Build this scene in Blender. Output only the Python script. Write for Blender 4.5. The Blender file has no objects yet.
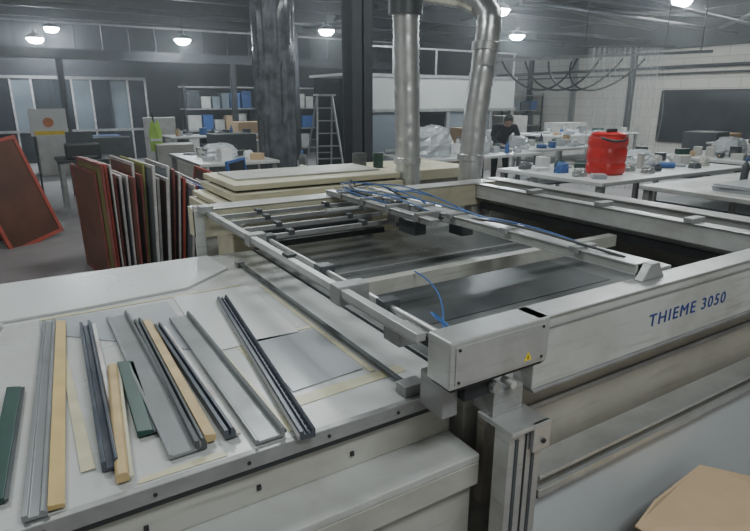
import bpy, math, random, bmesh
from mathutils import Vector, Matrix, Euler
random.seed(7)
SC=bpy.context.scene
COL=SC.collection
# ---------------- materials ----------------
MATS={}
def mat(name,col,rough=.5,metal=0,var=.12,scale=6,bump=0,emit=0,trans=0,alpha=1,spots=0,spotcol=(.05,.045,.04),bscale=None,spotscale=3):
    if name in MATS: return MATS[name]
    m=bpy.data.materials.new(name); m.use_nodes=True
    nt=m.node_tree; N=nt.nodes; L=nt.links
    b=N["Principled BSDF"]
    tc=N.new("ShaderNodeTexCoord")
    nz=N.new("ShaderNodeTexNoise"); nz.inputs["Scale"].default_value=scale; nz.inputs["Detail"].default_value=6
    L.new(tc.outputs["Object"],nz.inputs["Vector"])
    rp=N.new("ShaderNodeValToRGB")
    d=[max(0,c*(1-var)) for c in col]; u=[min(1,c*(1+var)) for c in col]
    rp.color_ramp.elements[0].position=.3; rp.color_ramp.elements[1].position=.7
    rp.color_ramp.elements[0].color=(*d,1); rp.color_ramp.elements[1].color=(*u,1)
    L.new(nz.outputs["Fac"],rp.inputs["Fac"])
    out=rp.outputs["Color"]
    if spots:
        n2=N.new("ShaderNodeTexNoise"); n2.inputs["Scale"].default_value=spotscale*.8; n2.inputs["Detail"].default_value=8; n2.inputs["Roughness"].default_value=.62; n2.inputs["Distortion"].default_value=.6
        L.new(tc.outputs["Object"],n2.inputs["Vector"])
        r2=N.new("ShaderNodeValToRGB"); r2.color_ramp.elements[0].position=.44; r2.color_ramp.elements[1].position=.72
        r2.color_ramp.elements[0].color=(0,0,0,1); r2.color_ramp.elements[1].color=(spots,spots,spots,1)
        L.new(n2.outputs["Fac"],r2.inputs["Fac"])
        mx=N.new("ShaderNodeMixRGB"); L.new(r2.outputs["Color"],mx.inputs["Fac"]); L.new(out,mx.inputs["Color1"]); mx.inputs["Color2"].default_value=(*spotcol,1)
        mp=N.new("ShaderNodeMapping"); mp.inputs["Scale"].default_value=(2,2,26)
        L.new(tc.outputs["Object"],mp.inputs["Vector"])
        n4=N.new("ShaderNodeTexNoise"); n4.inputs["Scale"].default_value=spotscale*.5; n4.inputs["Detail"].default_value=5
        L.new(mp.outputs[0],n4.inputs["Vector"])
        r4=N.new("ShaderNodeValToRGB"); r4.color_ramp.elements[0].position=.56; r4.color_ramp.elements[1].position=.72
        r4.color_ramp.elements[0].color=(0,0,0,1); r4.color_ramp.elements[1].color=(spots*.7,)*3+(1,)
        L.new(n4.outputs["Fac"],r4.inputs["Fac"])
        mx2=N.new("ShaderNodeMixRGB"); L.new(r4.outputs["Color"],mx2.inputs["Fac"]); L.new(mx.outputs["Color"],mx2.inputs["Color1"]); mx2.inputs["Color2"].default_value=(*[c*.8 for c in spotcol],1)
        out=mx2.outputs["Color"]
        r3=N.new("ShaderNodeMapRange"); r3.inputs["To Min"].default_value=max(.05,rough-.1); r3.inputs["To Max"].default_value=min(1,rough+.2)
        L.new(n2.outputs["Fac"],r3.inputs["Value"]); L.new(r3.outputs[0],b.inputs["Roughness"])
    L.new(out,b.inputs["Base Color"])
    b.inputs["Roughness"].default_value=rough; b.inputs["Metallic"].default_value=metal
    if trans: b.inputs["Transmission Weight"].default_value=trans
    if alpha<1: b.inputs["Alpha"].default_value=alpha
    if emit:
        b.inputs["Emission Color"].default_value=(*col,1); b.inputs["Emission Strength"].default_value=emit
    if bump:
        bp=N.new("ShaderNodeBump"); bp.inputs["Strength"].default_value=bump; bp.inputs["Distance"].default_value=.01
        n3=N.new("ShaderNodeTexNoise"); n3.inputs["Scale"].default_value=bscale or scale*4
        L.new(tc.outputs["Object"],n3.inputs["Vector"]); L.new(n3.outputs["Fac"],bp.inputs["Height"]); L.new(bp.outputs["Normal"],b.inputs["Normal"])
    MATS[name]=m
    return m
def blockmat():
    m=bpy.data.materials.new("painted_block"); m.use_nodes=True
    nt=m.node_tree; N=nt.nodes; L=nt.links; b=N["Principled BSDF"]
    tc=N.new("ShaderNodeTexCoord")
    sep=N.new("ShaderNodeSeparateXYZ"); cmb=N.new("ShaderNodeCombineXYZ")
    L.new(tc.outputs["Object"],sep.inputs[0]); L.new(sep.outputs["Y"],cmb.inputs["X"]); L.new(sep.outputs["Z"],cmb.inputs["Y"])
    br=N.new("ShaderNodeTexBrick"); br.inputs["Scale"].default_value=1; br.inputs["Brick Width"].default_value=.9; br.inputs["Row Height"].default_value=.3; br.inputs["Mortar Size"].default_value=.010
    br.inputs["Color1"].default_value=(.62,.60,.55,1); br.inputs["Color2"].default_value=(.55,.53,.48,1); br.inputs["Mortar"].default_value=(.38,.37,.35,1)
    L.new(cmb.outputs[0],br.inputs["Vector"]); L.new(br.outputs["Color"],b.inputs["Base Color"]); b.inputs["Roughness"].default_value=.8
    return m
M_block=blockmat()
M_table=mat("table_laminate",(.51,.525,.53),.22,0,.05,2,spots=.5,spotcol=(.39,.375,.32),spotscale=2.4)
M_white=mat("white_board",(.58,.595,.60),.26,0,.04,2,spots=.25,spotcol=(.44,.44,.41),spotscale=2)
M_cream=mat("cream_paint",(.55,.52,.39),.38,0,.06,3,spots=.5,spotcol=(.29,.26,.19),spotscale=3.5)
M_mpaint=mat("machine_paint",(.48,.49,.48),.32,.12,.06,4,spots=.6,spotcol=(.27,.255,.23),spotscale=3.6)
M_mpaint2=mat("machine_panel_paint",(.43,.425,.40),.42,.0,.08,3,spots=.7,spotcol=(.24,.225,.195),spotscale=3)
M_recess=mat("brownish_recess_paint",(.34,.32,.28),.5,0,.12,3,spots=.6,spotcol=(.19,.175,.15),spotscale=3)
M_alu=mat("aluminium",(.60,.61,.61),.3,.7,.08,8,spots=.45,spotcol=(.31,.305,.29),spotscale=5)
M_aluD=mat("dull_aluminium",(.35,.355,.36),.38,.5,.12,10,spots=.5,spotcol=(.15,.145,.14),spotscale=5)
M_bed=mat("dark_bed",(.10,.107,.112),.26,.1,.25,3,spots=.7,spotcol=(.22,.225,.225),spotscale=3)
M_dark=mat("dark_steel",(.03,.032,.036),.5,.3,.2,6)
M_black=mat("black_plastic",(.02,.02,.022),.45)
M_steelD=mat("column_steel",(.034,.037,.043),.55,.2,.2,5)
M_floor=mat("concrete",(.27,.25,.258),.38,0,.15,1.2,bump=.1,spots=.5,spotcol=(.15,.14,.14),spotscale=1.5)
M_ceil=mat("dark_ceiling",(.020,.021,.026),.8,0,.2,2)
M_wallD=mat("dark_wall",(.033,.035,.042),.8,0,.2,2)
M_duct=mat("galvanised_duct",(.60,.61,.62),.28,.75,.12,10,bump=.4,bscale=10)
M_ductD=mat("dark_duct",(.05,.053,.06),.4,.5,.2,5)
M_wood=mat("wood",(.50,.37,.19),.5,0,.22,10,spots=.4,spotcol=(.30,.22,.12),spotscale=7)
M_yel=mat("amber_rubber",(.53,.385,.155),.4,0,.1,9,spots=.35,spotcol=(.33,.24,.12),spotscale=6)
M_green=mat("green_rubber",(.012,.05,.04),.4,0,.15,9)
M_slate=mat("slate_blue_paint",(.06,.072,.10),.3,.3,.2,9,spots=.4,spotcol=(.16,.16,.16),spotscale=8)
M_grey=mat("grey_plate",(.25,.26,.275),.32,.3,.08,6,spots=.45,spotcol=(.14,.14,.135),spotscale=4)
M_greyD=mat("dark_grey_plate",(.08,.088,.096),.36,.3,.15,9)
M_red=mat("maroon_frame_paint",(.23,.045,.04),.45,0,.35,6,spots=.55,spotcol=(.26,.20,.19),spotscale=7)
M_redL=mat("red_frame_paint",(.34,.05,.03),.45,0,.2,6,spots=.4,spotcol=(.20,.10,.08),spotscale=6)
M_redmesh=mat("brown_mesh",(.17,.065,.04),.5,0,.25,3)
M_brmesh=mat("dark_brown_mesh",(.105,.045,.030),.3,0,.35,2)
M_olive=mat("olive_mesh",(.20,.18,.06),.6,0,.2,3)
M_ygf=mat("yellow_green_frame",(.30,.32,.10),.5,0,.2,6)
M_fralu=mat("white_frame_alu",(.56,.56,.56),.45,.2,.15,8,spots=.6,spotcol=(.30,.18,.15),spotscale=6)
M_card=mat("cardboard",(.44,.305,.18),.8,0,.06,9)
M_cardin=mat("cardboard_inside",(.56,.41,.265),.8,0,.06,9)
M_redp=mat("red_plastic",(.55,.018,.015),.3)
M_blueh=mat("blue_hose",(.03,.12,.36),.4)
M_blue=mat("blue_paint",(.035,.10,.30),.5)
M_navy=mat("navy_lettering",(.015,.04,.20),.5)
M_tape=mat("yellow_tape",(.54,.51,.36),.35,0,.15,12)
M_warn=mat("warning_yellow",(.75,.55,.03),.5)
M_paper=mat("paper",(.58,.59,.60),.7,0,.04,3)
M_lampm=mat("lamp_glow",(.85,.95,1.0),.4,emit=230)
M_clear=mat("clear_plastic",(.5,.53,.55),.15,0,.02,3,alpha=.13)
M_glass=mat("frosted_glazing",(.18,.21,.24),.3,0,.3,.8)
M_glassD=mat("dark_glazing",(.035,.04,.048),.2,0,.3,1.5)
M_skin=mat("skin",(.30,.17,.12),.5)
M_hair=mat("dark_hair",(.015,.012,.01),.6)
M_cloth=mat("black_cloth",(.012,.013,.018),.9)
M_lime=mat("lime_fabric",(.35,.6,.08),.7)
M_orange=mat("orange_plastic",(.5,.16,.05),.5)
M_plastic=mat("white_plastic",(.45,.45,.43),.4)
M_wrap=mat("plastic_wrap",(.07,.077,.09),.25,0,.6,6,bump=1,bscale=7)
M_gsh=mat("bluegrey_sheet",(.35,.37,.40),.22,0,.05,2)
M_film=mat("white_film",(.46,.49,.52),.2,0,.1,5,bump=.8,bscale=25)

# ---------------- mesh builder ----------------
class MB:
    def __init__(s): s.v=[]; s.f=[]; s.m=[]; s.sm=[]; s.mats=[]
    def mi(s,m):
        if m not in s.mats: s.mats.append(m)
        return s.mats.index(m)
    def add(s,vs,fs,m,smooth=False):
        o=len(s.v); s.v+= [tuple(v) for v in vs]; k=s.mi(m)
        for f in fs: s.f.append([i+o for i in f]); s.m.append(k); s.sm.append(smooth)
        return s
    def box(s,x0,x1,y0,y1,z0,z1,m,R=None,c=None):
        vs=[Vector(p) for p in [(x0,y0,z0),(x1,y0,z0),(x1,y1,z0),(x0,y1,z0),(x0,y0,z1),(x1,y0,z1),(x1,y1,z1),(x0,y1,z1)]]
        if R is not None:
            cc=Vector(c) if c else Vector(((x0+x1)/2,(y0+y1)/2,(z0+z1)/2))
            vs=[R@(v-cc)+cc for v in vs]
        return s.add(vs,[(0,3,2,1),(4,5,6,7),(0,1,5,4),(1,2,6,5),(2,3,7,6),(3,0,4,7)],m)
    def tube(s,pts,r,m,n=10,cap=True):
        pts=[Vector(p) for p in pts]; rs=r if isinstance(r,(list,tuple)) else [r]*len(pts)
        vs=[];fs=[]; up=None
        for i,p in enumerate(pts):
            t=(pts[min(i+1,len(pts)-1)]-pts[max(i-1,0)]).normalized()
            if up is None:
                up=Vector((0,0,1)) if abs(t.z)<.9 else Vector((1,0,0))
            a=t.cross(up)
            if a.length<1e-4: a=t.cross(Vector((0,1,0)))
            a.normalize(); b=t.cross(a).normalized(); up=(a.cross(t)).normalized()
            for k in range(n):
                an=2*math.pi*k/n
                vs.append(p+(a*math.cos(an)+b*math.sin(an))*rs[i])
        for i in range(len(pts)-1):
            for k in range(n):
                k2=(k+1)%n
                fs.append((i*n+k,i*n+k2,(i+1)*n+k2,(i+1)*n+k))
        if cap:
            fs.append(tuple(range(n))); fs.append(tuple(range(len(vs)-n,len(vs))))
        s.add(vs,fs,m,True)
        return s
    def lathe(s,c,prof,m,n=24):
        c=Vector(c); vs=[];fs=[]
        for r,z in prof:
            for k in range(n):
                an=2*math.pi*k/n; vs.append(c+Vector((r*math.cos(an),r*math.sin(an),z)))
        for i in range(len(prof)-1):
            for k in range(n):
                k2=(k+1)%n; fs.append((i*n+k,i*n+k2,(i+1)*n+k2,(i+1)*n+k))
        fs.append(tuple(range(n))[::-1]); fs.append(tuple((len(prof)-1)*n+k for k in range(n)))
        return s.add(vs,fs,m,True)
    def prism(s,prof,y0,y1,m,axis='Y'):
        n=len(prof)
        if axis=='Y': vs=[(p[0],y0,p[1]) for p in prof]+[(p[0],y1,p[1]) for p in prof]
        else: vs=[(y0,p[0],p[1]) for p in prof]+[(y1,p[0],p[1]) for p in prof]
        fs=[tuple(range(n)),tuple(range(2*n-1,n-1,-1))]+[(i,i+n,(i+1)%n+n,(i+1)%n) for i in range(n)]
        return s.add(vs,fs,m)
    def obj(s,name,parent=None,bevel=0,label=None,off=None,loc=None):
        o3=Vector((0,0,0))
        if parent is not None and parent.get("_off"): o3=Vector(parent["_off"])
        if off is not None: o3=Vector(off)
        me=bpy.data.meshes.new(name)
        me.from_pydata([tuple(Vector(v)-o3) for v in s.v],[],s.f)
        for m in s.mats: me.materials.append(m)
        me.polygons.foreach_set("material_index",s.m); me.polygons.foreach_set("use_smooth",s.sm)
        me.validate(); me.update()
        bm=bmesh.new(); bm.from_mesh(me); bmesh.ops.recalc_face_normals(bm,faces=bm.faces)
        for e in bm.edges:
            if len(e.link_faces)==2 and e.calc_face_angle(0)>.7: e.smooth=False
        bm.to_mesh(me); bm.free()
        o=bpy.data.objects.new(name,me); COL.objects.link(o)
        if parent is not None: o.parent=parent
        elif off is not None: o.location=off
        if loc is not None: o.location=loc
        if bevel:
            md=o.modifiers.new("bevel","BEVEL"); md.width=bevel; md.segments=2; md.limit_method='ANGLE'
        if label: o["label"]=label
        return o
def thing(name,label,cat,base,world=True,rot=(0,0,0),group=None):
    e=bpy.data.objects.new(name,None); COL.objects.link(e); e.location=base; e.rotation_euler=rot; e.empty_display_size=.1
    e["label"]=label; e["category"]=cat
    if group: e["group"]=group
    if world: e["_off"]=tuple(base)
    return e
def tag(o,label,cat,group=None):
    o["label"]=label; o["category"]=cat
    if group: o["group"]=group
    return o
def struct(o): o["kind"]="structure"; return o
def bez(p0,p1,p2,p3,n=14):
    p0,p1,p2,p3=map(Vector,(p0,p1,p2,p3)); out=[]
    for i in range(n+1):
        t=i/n; out.append(p0*(1-t)**3+p1*3*t*(1-t)**2+p2*3*t*t*(1-t)+p3*t**3)
    return out

# ---------------- room ----------------
XL,XR,YF,YB,ZC=-4,18,-3,20,4.4
struct(MB().box(XL,XR,YF,YB,-.1,0,M_floor).obj("floor"))
struct(MB().box(XL,XR,YF,YB,ZC,ZC+.1,M_ceil).obj("ceiling"))
struct(MB().box(XL,XR,YB,YB+.15,0,ZC,M_wallD).obj("wall_back"))
struct(MB().box(XL-.15,XL,YF,YB,0,ZC,M_block).obj("wall_left"))
struct(MB().box(XL,XR,YF-.15,YF,0,ZC,M_block).obj("wall_front"))
w=MB().box(XR,XR+.15,YF,YB,0,3.35,M_block).box(XR,XR+.15,YF,YB,3.35,ZC,M_wallD); struct(w.obj("wall_right"))
for i,y in enumerate([9.5,12,14.5,17,19.3]):
    b=MB()
    b.box(XL,XR,y-.1,y+.1,ZC-.04,ZC,M_steelD).box(XL,XR,y-.02,y+.02,ZC-.4,ZC-.04,M_steelD).box(XL,XR,y-.1,y+.1,ZC-.43,ZC-.4,M_steelD)
    struct(b.obj("trim_%d"%(i+1)))
for i,x in enumerate([9,12.5,16.5]):
    b=MB()
    b.box(x-.09,x+.09,YF,YB,ZC-.25,ZC-.2,M_steelD).box(x-.015,x+.015,YF,YB,ZC-.2,ZC,M_steelD)
    struct(b.obj("trim_%d"%(i+7)))
b=MB().box(XR-.25,XR-.002,YF,YB,3.3,3.42,M_steelD).box(XR-.15,XR-.1,YF,YB,3.42,3.8,M_steelD); struct(b.obj("trim_11"))
b=MB(); b.box(XR-.06,XR-.001,6.6,11.3,.5,2.0,M_glassD)
for y in (6.6,11.3): b.box(XR-.09,XR-.001,y-.04,y+.04,.46,2.04,M_steelD)
b.box(XR-.09,XR-.001,6.6,11.3,2.0,2.06,M_steelD).box(XR-.09,XR-.001,6.6,11.3,.44,.5,M_steelD)
struct(b.obj("window_1"))
for i,(p,q,r) in enumerate([((10,3,4.1),(13,20,4.1),.05),((6,9,3.95),(18,12,3.95),.06),((XR-.1,-1,2.75),(XR-.1,19,2.75),.05),((XR-.12,-1,2.55),(XR-.12,19,2.55),.03),((4,13,3.9),(17.9,8.5,3.9),.04),((-3.9,15.5,3.8),(17.9,15.5,3.8),.07),((7.5,6,4.05),(17.9,6.5,4.05),.08),((11,4,3.7),(17.9,10,3.7),.04),((12,12,3.6),(17.9,12,3.6),.05),((9.2,9.2,3.7),(17.9,9.3,3.6),.05),((9.5,7.2,3.6),(17.9,8.0,3.5),.035)]):
    struct(MB().tube([p,q],r,M_ductD if i%2 else M_steelD,10).obj("trim_%d"%(30+i)))
for i,y in enumerate((12.4,14.8,17.0)):
    struct(MB().box(XR-.14,XR-.001,y,y+.18,0,3.3,M_steelD if i!=1 else M_aluD).obj("trim_%d"%(50+i)))

# ---------------- long print table ----------------
T=thing("work_table","long pale laminate work table with metal front lip","table",(.3,2,0))
MB().box(-1.2,.995,1.135,2.92,.925,.95,M_table).obj("table_top",T,.003)
b=MB().box(-1.2,.97,1.115,1.135,.915,.954,M_aluD).box(-1.2,.97,1.118,1.13,.9,.915,M_dark)
b.obj("edge_trim",T,.002)
for i in range(7):
    x=-.5+i*.21; MB().tube([(x,1.116,.934),(x,1.112,.934)],.0045,M_dark,8).obj("screw",T)
b=MB().box(-1.2,.96,1.135,1.16,.80,.925,M_mpaint2).box(-1.2,.96,1.0,1.16,.775,.80,M_mpaint).box(-1.2,.96,1.0,1.03,.70,.775,M_mpaint2).box(-1.2,.96,1.03,1.07,.12,.775,M_mpaint2)
b.obj("apron",T,.004)
for x in (-1.1,-.1,.85):
    for y in (1.16,2.8): MB().box(x,x+.07,y,y+.07,0,.925,M_aluD).obj("leg",T)
for x in (.10,.36,.62): MB().box(x,x+.010,1.129,1.135,.838,.850,M_dark).obj("vent",T)

Z=.951
def sheet(name,label,cat,pts,z,m,t=.003):
    n=len(pts); cx=sum(p[0] for p in pts)/n; cy=sum(p[1] for p in pts)/n
    b=MB(); vs=[(x,y,z) for x,y in pts]+[(x,y,z+t) for x,y in pts]
    b.add(vs,[tuple(range(n))[::-1],tuple(range(n,2*n))]+[(i,(i+1)%n,(i+1)%n+n,i+n) for i in range(n)],m)
    return tag(b.obj(name,off=(cx,cy,z)),label,cat)
sheet("plastic_board","large white rigid plastic board on the work table","board",[(-1.1,2.36),(.10,2.38),(.52,2.42),(.76,2.62),(.74,2.9),(-1.1,2.9)],Z,M_white,.010)
sheet("plastic_sheet","thin off-white sheet lying on the work table","sheet",[(.42,1.72),(.74,1.72),(.76,2.32),(.44,2.34)],Z,M_white)
sheet("plastic_sheet","blue-grey sheet on the work table beside squeegees","sheet",[(.55,1.34),(.79,1.36),(.80,1.72),(.56,1.74)],Z,M_gsh)
sheet("plastic_sheet","blue-grey sheet partly under the squeegees","sheet",[(.40,1.75),(.41,2.3),(-.05,2.32),(-.05,2.2)],Z,M_gsh,.002)
TP="yellowish adhesive tape strip stuck on the table"
for pts in ([(.52,1.26),(.9,1.28),(.9,1.325),(.52,1.31)],[(.46,1.16),(.475,1.16),(.46,1.75),(.445,1.75)],[(.515,1.30),(.54,1.30),(.535,1.75),(.51,1.75)],[(.80,1.33),(.82,1.33),(.82,2.3),(.805,2.3)],[(-.05,2.335),(.74,2.35),(.74,2.365),(-.05,2.355)],[(.52,1.745),(.80,1.74),(.80,1.76),(.52,1.765)],[(.10,1.145),(.30,1.145),(.29,1.17),(.11,1.165)]):
    sheet("tape_strip",TP,"tape",pts,Z,M_tape,.001)
sheet("tape_strip","yellowish adhesive tape strip beside the squeegees","tape",[(.0,1.25),(.03,1.25),(.018,1.95),(-.0,1.95)],Z+.003,M_tape,.001)

# ---------------- squeegees ----------------
def squeegee(x0,y0,x1,y1,w,style,label,z=.957,split=.45):
    L=math.hypot(x0-x1,y0-y1); ang=math.atan2(x0-x1,y0-y1)
    e=thing("squeegee",label,"squeegee",((x0+x1)/2,(y0+y1)/2,z),False,(0,0,-ang),"squeegees laid on the work table")
    h=L/2; a=-w/2; c=w/2; s=a+w*split
    def holder(m,xa,xb,rib=.016):
        b=MB(); b.prism([(xa,0),(xb,0),(xb,rib*.6),(xb-.006,rib),(xb-.012,rib),(xb-.014,.008),(xa+.012,.008),(xa+.010,rib*.9),(xa,rib*.9)],-h,h,m)
        return b.obj("holder",e,.001)
    if style=="yellow":
        holder(M_grey,a,s); MB().prism([(s,.002),(c,.001),(c,.010),(s,.014)],-h+.012,h-.02,M_yel).obj("blade",e)
    elif style=="slate":
        holder(M_slate,a,c,.028); MB().prism([(c,.002),(c+.012,.002),(c+.012,.008),(c,.01)],-h,h,M_fralu).obj("blade",e)
    elif style=="stick":
        MB().prism([(a,0),(c,0),(c,.018),(c-.006,.024),(a+.006,.024),(a,.018)],-h,h,M_wood).obj("handle",e,.002)
        MB().prism([(c,.006),(c+.008,.006),(c+.008,.012),(c,.012)],-h,h,M_cream).obj("blade",e)
    elif style=="green":
        MB().prism([(a,0),(c,0),(c,.012),(a,.018)],-h,h,M_green).obj("holder",e,.002)
        MB().prism([(c,.003),(c+.008,.003),(c+.008,.008),(c,.008)],-h,h,M_greyD).obj("blade",e)
    elif style=="plate":
        b=MB(); b.prism([(a,0),(c,0),(c,.022),(c-.005,.026),(c-.010,.022),(c-.012,.008),(a+.008,.008),(a+.006,.013),(a,.013)],-h,h,M_grey); b.obj("holder",e,.001)
        MB().prism([(c,.002),(c+.008,.002),(c+.008,.010),(c,.012)],-h+.01,h-.01,M_greyD).obj("blade",e)
    elif style=="wood":
        holder(M_greyD,a,s,.03); MB().prism([(s,.002),(c,.002),(c,.018),(s,.024)],-h+.02,h-.01,M_wood).obj("blade",e)
    elif style=="rail":
        b=MB(); b.prism([(a,0),(c,0),(c,.024),(c-.005,.028),(c-.010,.024),(c-.012,.014),(.004,.014),(.002,.022),(-.002,.022),(-.004,.014),(a+.012,.014),(a+.01,.024),(a,.024)],-h,h,M_slate)
        n=40
        for i in range(n):
            y=-h+.02+i*(L-.04)/n
            b.box(.005,c-.013,y,y+.006,.014,.019,M_greyD)
        b.obj("holder",e,.001)
        MB().prism([(a-.006,.004),(a,.004),(a,.016),(a-.006,.012)],-h,h,M_aluD).obj("blade",e)
    return e
squeegee(-.125,1.75,-.16,1.22,.035,"green","short dark green squeegee on the work table")
squeegee(.0,2.27,-.075,1.13,.075,"yellow","grey metal squeegee with amber rubber blade",split=.6)
squeegee(.095,2.16,.06,1.22,.04,"slate","slate blue squeegee holder with pale blade")
squeegee(.13,1.74,.075,1.16,.028,"stick","narrow wooden squeegee stick on the work table")
squeegee(.165,1.76,.15,1.32,.038,"green","short dark green squeegee block")
squeegee(.205,2.2,.215,1.19,.075,"plate","flat grey metal squeegee plate")
squeegee(.275,2.08,.265,1.19,.055,"wood","dark squeegee with pale wooden strip",split=.5)
squeegee(.315,2.0,.325,1.20,.028,"slate","dark grey squeegee holder beside a wooden strip")
squeegee(.405,2.07,.405,1.14,.075,"plate","wide grey metal squeegee plate with raised edge")
squeegee(.60,2.17,.485,1.10,.04,"rail","dark slate ribbed squeegee rail")
squeegee(-.20,2.35,-.26,2.05,.05,"slate","dark squeegee end at the table side")
# ---------------- printing machine ----------------
Mc=thing("screen_printing_machine","large grey flatbed screen printing machine with open frame","printing machine",(1.75,2,0))
MB().box(1.001,2.6,1.12,2.93,.93,.958,M_bed).obj("print_bed",Mc,.003)
MB().box(1.0,2.6,1.12,2.9,.08,.93,M_mpaint2).obj("base_cabinet",Mc,.005)
b=MB().box(1.09,3.1,.95,1.025,.985,1.19,M_mpaint).box(1.09,3.1,.944,1.033,1.19,1.197,M_alu).box(1.09,3.1,.944,.95,1.160,1.166,M_aluD)
b.box(1.09,3.1,.942,1.03,.975,.985,M_aluD)
b.obj("front_beam",Mc,.003)
b=MB().box(.79,1.13,.940,1.033,1.07,1.197,M_alu).box(.80,1.12,.948,1.03,1.058,1.07,M_dark); b.obj("end_housing",Mc,.005,label="brushed silver end housing")
MB().box(.805,1.11,.937,.940,1.082,1.184,M_alu).obj("cover_plate",Mc,.001)
for x in (.815,1.10):
    for z in (1.090,1.176): MB().tube([(x,.937,z),(x,.934,z)],.004,M_dark,8).obj("screw",Mc)
b=MB()
b.add([(1.035,.9365,1.09),(1.065,.9365,1.09),(1.05,.9365,1.116)],[(0,1,2)],M_warn); b.add([(1.047,.936,1.094),(1.053,.936,1.094),(1.05,.936,1.108)],[(0,1,2)],M_black); b.obj("warning_sticker",Mc)
cu=bpy.data.curves.new("lt","FONT"); cu.body="THIEME 3050"; cu.size=.066; cu.extrude=.0004; cu.space_character=1.22
to=bpy.data.objects.new("lt",cu); COL.objects.link(to); bpy.context.view_layer.update()
me=bpy.data.meshes.new_from_object(to.evaluated_get(bpy.context.evaluated_depsgraph_get())); bpy.data.objects.remove(to)
wd=max(v.co.x for v in me.vertices)
bm=bmesh.new()
for dx,dy,dz in ((0,0,0),(.0018,0,.00006),(.0009,.0010,.00012)):
    k0=len(bm.verts); bm.from_mesh(me); bm.verts.ensure_lookup_table()
    for v in bm.verts[k0:]: v.co+=Vector((dx,dy,dz))
m2=bpy.data.meshes.new("lettering"); bm.to_mesh(m2); bm.free(); m2.materials.append(M_navy)
for p in m2.polygons: p.material_index=0
lo=bpy.data.objects.new("lettering",m2); COL.objects.link(lo); lo.parent=Mc
lo.location=(1.60-1.75,.9492-2,1.058); lo.rotation_euler=(math.radians(90),0,0); lo.scale=(.45/wd,.9,1); lo["label"]="dark blue lettering on the beam"
b=MB().box(.87,.96,.975,1.04,1.0,1.058,M_dark).box(.82,.87,1.0,1.1,.951,1.058,M_aluD)
b.obj("drive_bracket",Mc,.003)
MB().tube([(.965,.955,1.025),(.965,1.0,1.025)],.015,M_aluD,14).obj("knob",Mc)
MB().tube([(1.02,.95,1.02),(1.02,.99,1.02)],.011,M_plastic,12).obj("knob",Mc)
b=MB().box(.757,.785,1.033,2.93,1.172,1.195,M_alu).box(.757,.762,1.033,2.93,1.165,1.172,M_aluD)
b.obj("side_rail",Mc,.002)
MB().box(.795,.805,1.033,2.93,1.15,1.178,M_dark).obj("rail_strip",Mc)
MB().tube([(.90,1.03,1.13),(.90,2.93,1.13)],.011,M_alu,12).obj("guide_rod",Mc)
for (a0,a1,b0,b1,c0,c1,m) in [(.75,.86,1.43,1.49,1.14,1.202,M_aluD),(.79,.87,1.16,1.24,1.10,1.14,M_aluD),(.75,.83,2.24,2.29,1.15,1.203,M_aluD),(.87,.93,1.80,1.86,1.105,1.155,M_greyD),(.87,.93,2.38,2.44,1.105,1.155,M_greyD),(.76,.80,1.85,1.9,1.195,1.205,M_dark),(.87,.93,1.36,1.41,1.105,1.155,M_greyD)]:
    MB().box(a0,a1,b0,b1,c0,c1,m).obj("clamp_block",Mc,.003)
b=MB().box(.70,2.8,2.93,3.06,1.05,1.195,M_cream).box(.70,2.8,2.92,3.07,1.195,1.203,M_mpaint)
b.obj("rear_beam",Mc,.004)
for x in (.72,1.7,2.62): MB().box(x,x+.1,2.96,3.04,0,1.05,M_mpaint2).obj("rear_leg",Mc)
b=MB().box(.70,.75,2.925,2.96,.951,1.22,M_mpaint).box(.72,.79,2.88,2.94,1.19,1.225,M_aluD)
b.obj("corner_bracket",Mc,.003)
b=MB().box(2.62,2.67,1.03,2.93,1.10,1.19,M_mpaint).box(2.61,2.68,1.03,2.93,1.19,1.197,M_alu)
b.obj("inner_side_beam",Mc,.003)
b=MB().box(2.84,2.92,1.03,3.06,.98,1.2,M_mpaint).box(2.82,2.94,1.03,3.06,1.2,1.208,M_mpaint)
b.obj("outer_side_beam",Mc,.003)
MB().box(2.67,2.84,1.03,2.93,1.02,1.06,M_dark).box(2.70,2.72,1.1,2.93,1.06,1.15,M_aluD).box(2.77,2.79,1.1,2.93,1.06,1.13,M_mpaint).obj("cable_channel",Mc)
MB().box(2.84,2.92,1.04,3.0,.1,.98,M_mpaint2).obj("side_panel",Mc)
for y in (1.4,1.9,2.4): MB().box(2.60,2.70,y,y+.05,1.197,1.22,M_aluD).obj("clamp_block",Mc,.003)
b=MB().box(1.62,1.69,1.03,3.02,1.203,1.211,M_alu).box(1.622,1.632,1.03,3.02,1.211,1.238,M_mpaint).box(1.678,1.688,1.03,3.02,1.211,1.238,M_mpaint).box(1.615,1.695,1.03,3.02,1.238,1.244,M_alu)
b.obj("gantry",Mc,.002)
MB().box(1.50,1.535,1.95,3.0,1.206,1.232,M_aluD).box(1.495,1.54,1.95,3.0,1.232,1.237,M_alu).obj("gantry_side_rail",Mc,.001)
for y0,y1 in ((.99,1.02),(2.99,3.03)):
    MB().prism([(1.60,1.198),(1.72,1.198),(1.70,1.222),(1.685,1.25),(1.64,1.25),(1.62,1.222)],y0,y1,M_aluD).obj("gantry_foot",Mc,.003)
for y in (1.25,1.6,1.95,2.2,2.45,2.7,2.88): MB().box(1.60,1.71,y,y+.035,1.23,1.253,M_aluD).obj("gantry_clamp",Mc,.002)
for y in (2.05,2.3,2.55,2.8): MB().box(1.49,1.63,y,y+.03,1.21,1.25,M_aluD).obj("gantry_clamp",Mc,.002)
MB().box(1.78,1.84,1.04,2.95,1.165,1.20,M_aluD).box(1.78,1.84,1.04,2.95,1.2,1.205,M_alu).obj("carriage_bar",Mc,.002)
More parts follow.
